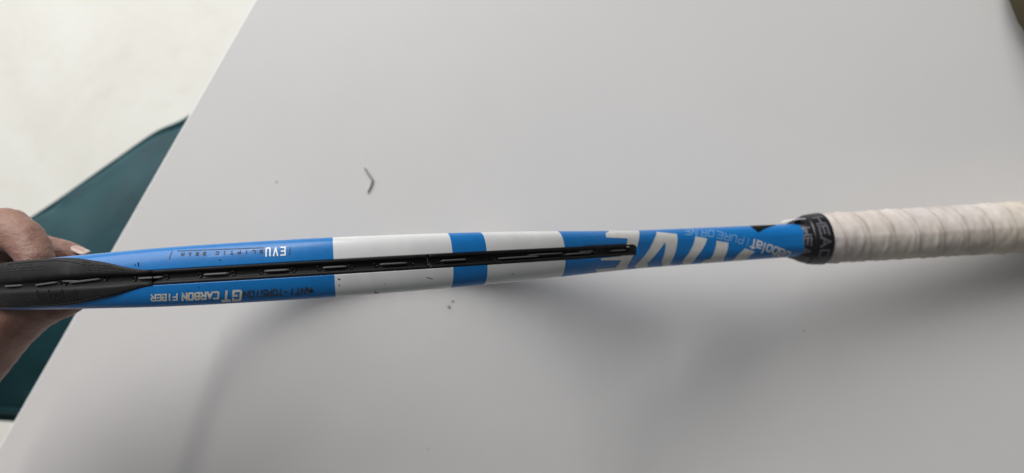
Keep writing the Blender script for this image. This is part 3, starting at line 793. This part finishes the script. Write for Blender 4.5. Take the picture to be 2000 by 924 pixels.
# loose white-backed end of the tape, sticking up beside the shaft
fl_ = []
for i in range(13):
    u = i / 12
    for j in range(4):
        v_ = j / 3; s = 477 - 13 * u + v_ * 1.0; wv = 3 + 8 * v_ * (1 - .8 * u); tt = 13.7 - 1.5 * u + .5 * math.sin(PI * u) - .1 * v_
        fl_.append(Vector((s, wv, tt)))
m_ = len(fl_); fl2 = [p - Vector((0, 0, .35)) for p in fl_]
ff = grid_faces(13, 4, closed_c=False); ff += [tuple(i + m_ for i in q[::-1]) for q in grid_faces(13, 4, closed_c=False)]
for i in range(12): ff += [(i * 4, (i + 1) * 4, m_ + (i + 1) * 4, m_ + i * 4), (i * 4 + 3, m_ + i * 4 + 3, m_ + (i + 1) * 4 + 3, (i + 1) * 4 + 3)]
rpart('loose_tape_end', fl_ + fl2, ff, (M_under,))
# words on the tape, read downwards: (x = axial mm, y = angle-based arc)
def tape_fn(lift, slope, a0, base=0): 
    def f(u, arc):
        a = arc / 16.5; sh = slope * (a - a0) / (2 * PI)
        r = tape_r(u + sh, a, lift + .12); return Vector((470 + u + sh, math.cos(a) * r, math.sin(a) * r))
    return f
lettering('tape_word', 'HEAD', (16.4, 17.2), (0, -1), (1, 0), 5.4, [8.2, 8.2, 9.2, 8], 1.5, M_tape_print, t2_, tape_fn(.8, -2.0, -PI * 1.2), gw=6.2)
lettering('tape_word', 'HEAD', (3.4, 9.5), (0, -1), (1, 0), 4.6, [8.2, 8.2, 9.2, 8], 1.35, M_tape_print, t1_, tape_fn(.25, 2.0, -PI * 1.25), gw=6.0)
# ---------------------------------------------------------------- the hand holding the head of the racket
def capsule_chain(bm, pts):
    for i in range(len(pts) - 1):
        (a, ra), (b, rb) = pts[i], pts[i + 1]
        d = b - a; L = d.length; z = d.normalized(); x = (Vector((0, 0, 1)) if abs(z.z) < .9 else Vector((1, 0, 0))).cross(z).normalized(); y = z.cross(x)
        sn = (ra - rb) / L if L > abs(ra - rb) else 0; prof = []
        th = math.asin(max(-.95, min(.95, sn)))
        for k in range(7): 
            t = -PI / 2 + (PI / 2 + th) * k / 6; prof.append((ra * math.sin(t), ra * math.cos(t)))
        for k in range(7):
            t = th + (PI / 2 - th) * k / 6; prof.append((L + rb * math.sin(t), rb * math.cos(t)))
        rings = []
        for h, r in prof:
            rings.append([bm.verts.new(a + z * h + (x * math.cos(2 * PI * k / 24) + y * math.sin(2 * PI * k / 24)) * max(r, .0002)) for k in range(24)])
        for p, q in zip(rings, rings[1:]):
            for k in range(24): bm.faces.new((p[k], p[(k + 1) % 24], q[(k + 1) % 24], q[k]))
        bm.faces.new(rings[0][::-1]); bm.faces.new(rings[-1])
def H(px, py, d, r): return (c2w(at_depth(px, py, d)), r / 1000)
chains = {
 'forearm': [H(-620, 1500, 560, 37), H(-420, 1190, 500, 31), H(-262, 935, 446, 25)],
 'palm1': [H(-262, 935, 446, 23), H(-190, 760, 425, 19), H(-152, 560, 396, 13.5), H(-140, 478, 384, 12.5)],
 'palm2': [H(-262, 935, 446, 23), H(-200, 760, 440, 18), H(-165, 590, 420, 13), H(-150, 505, 408, 12)],
 'palm3': [H(-262, 935, 452, 22), H(-210, 780, 458, 16), H(-175, 620, 442, 12.5), H(-160, 530, 430, 11.5)],
 'palm4': [H(-262, 935, 456, 20), H(-225, 800, 470, 15), H(-190, 660, 462, 12), H(-165, 575, 450, 10.5)],
 'thumb': [H(-262, 935, 440, 24), H(-160, 812, 412, 23), H(-72, 712, 396, 20.5), H(0, 636, 381, 17.5), H(50, 604, 372, 14.2), H(92, 590, 367, 11.2), H(112, 586, 366, 10.6), H(136, 582, 366, 8.6)],
 'web': [H(-150, 700, 410, 17), H(-130, 590, 398, 13), H(-110, 640, 398, 14)],
 'index': [H(-140, 478, 384, 12.5), H(-60, 452, 374, 10.8), H(16, 448, 366, 11.2), H(48, 468, 362, 10.0), H(62, 486, 359, 9.2), H(72, 510, 356, 8.2)],
 'middle': [H(-150, 505, 408, 11.5), H(-40, 482, 400, 10.5), H(52, 486, 392, 10.2), H(104, 496, 387, 8.9), H(128, 499, 385, 8.3), H(149, 503, 384, 6.6)],
 'ring': [H(-160, 530, 430, 11), H(-60, 505, 424, 10), H(20, 508, 417, 9.6), H(70, 515, 412, 8.2), H(98, 522, 410, 7)],
 'little': [H(-165, 575, 450, 10), H(-90, 530, 448, 9), H(-10, 520, 443, 8.4), H(40, 525, 438, 7.4), H(62, 530, 436, 6.4)],
}
bm = bmesh.new()
for c in chains.values(): capsule_chain(bm, c)
me = bpy.data.meshes.new('person'); bm.to_mesh(me); bm.free()
tmp = bpy.data.objects.new('tmp', me); COL.objects.link(tmp)
rm = tmp.modifiers.new('r', 'REMESH'); rm.mode = 'VOXEL'; rm.voxel_size = .0011; rm.use_smooth_shade = True
sm = tmp.modifiers.new('s', 'SMOOTH'); sm.factor = .5; sm.iterations = 9
dg = bpy.context.evaluated_depsgraph_get(); hm = bpy.data.meshes.new_from_object(tmp.evaluated_get(dg))
bpy.data.objects.remove(tmp)
# creases at the joints and fine folds over the knuckles
def crease(a, b, depth, w): return (c2w(at_depth(*a)), c2w(at_depth(*b)), depth / 1000, w / 1000)
CR = [crease((90, 640, 358), (104, 560, 356), .9, 1.1), crease((104, 634, 358), (113, 560, 356), .8, 1.0), crease((122, 622, 358), (125, 565, 357), .6, .9),
      crease((24, 408, 362), (34, 408, 372), .5, .8), crease((8, 412, 356), (16, 436, 352), .35, .6), crease((30, 410, 358), (40, 434, 352), .35, .6), crease((-12, 424, 352), (10, 470, 352), .5, .8),
      crease((70, 440, 360), (84, 470, 352), .5, 1.0), crease((112, 462, 384), (116, 500, 376), .35, .9), crease((0, 760, 378), (40, 690, 372), .5, 1.2), crease((100, 455, 384), (104, 495, 378), .3, .8)]
nrm = [v.normal.copy() for v in hm.vertices]
for v, n in zip(hm.vertices, nrm):
    p = v.co
    k = .00030 * noise.fractal(p * 190, .8, 2.0, 4)
    for a, b, dd, w in CR:
        d = seg_d(p, a, b)
        if d < 4 * w: k -= dd * math.exp(-(d / w) ** 2)
    v.co = p + n * k
person = link('person', hm, None, (M_skin,)); hm.shade_smooth()
tag(person, 'bare hand gripping the racket head, fingertips over the frame and thumb beneath', 'person')
org = c2w(at_depth(-262, 935, 446)); hm.transform(Matrix.Translation(-org)); person.location = org
# fingernail of the middle finger: a curved plate standing past the tip
def nail(px, py, d, length, width, fdir, udir, name='fingernail'):
    c = c2w(at_depth(px, py, d)); f = cdir(Vector(fdir).normalized()); u = Vector(cdir(Vector(udir))); u = (u - f * u.dot(f)).normalized(); s = f.cross(u)
    vs = []; N, Mq = 14, 10
    for i in range(N):
        x = i / (N - 1)
        ww = width / 2 * (.80 + .25 * math.sin(PI * min(x * 1.1, .5))) * (math.sqrt(max(0, 1 - ((x - .72) / .285) ** 2)) if x > .72 else 1)
        for j in range(Mq):
            a = -1 + 2 * j / (Mq - 1)
            vs.append(c + f * (length * (x - .5)) + s * (ww * a) + u * (-(a * a) * ww * .42 - .0012 * x * x * (length / .012)))
    M_ = len(vs); low = [v - u * .0005 for v in vs]
    fs = grid_faces(N, Mq, closed_c=False); fs2 = [tuple(i + M_ for i in q[::-1]) for q in fs]
    rim = []
    for i in range(N - 1): rim += [(i * Mq, (i + 1) * Mq, M_ + (i + 1) * Mq, M_ + i * Mq), (i * Mq + Mq - 1, M_ + i * Mq + Mq - 1, M_ + (i + 1) * Mq + Mq - 1, (i + 1) * Mq + Mq - 1)]
    for j in range(Mq - 1): rim += [((N - 1) * Mq + j, (N - 1) * Mq + j + 1, M_ + (N - 1) * Mq + j + 1, M_ + (N - 1) * Mq + j)]
    al = fs + fs2 + rim; mi = [1 if (q[0] % M_) // Mq >= 10 else 0 for q in al]
    me = mesh(name, [v - org for v in vs + low], al, True, mi); fix_normals(me)
    o = link(name, me, None, (M_nail, M_nail_tip)); o.parent = person
    return o
nail(158, 484, 381, .0095, .0066, (1, -.28, .05), (.2, 1, .35))
nail(108, 500, 407, .010, .009, (1, -.3, 0), (.2, 1, .2))
nail(72, 512, 434, .009, .008, (1, -.3, 0), (.2, 1, .2))
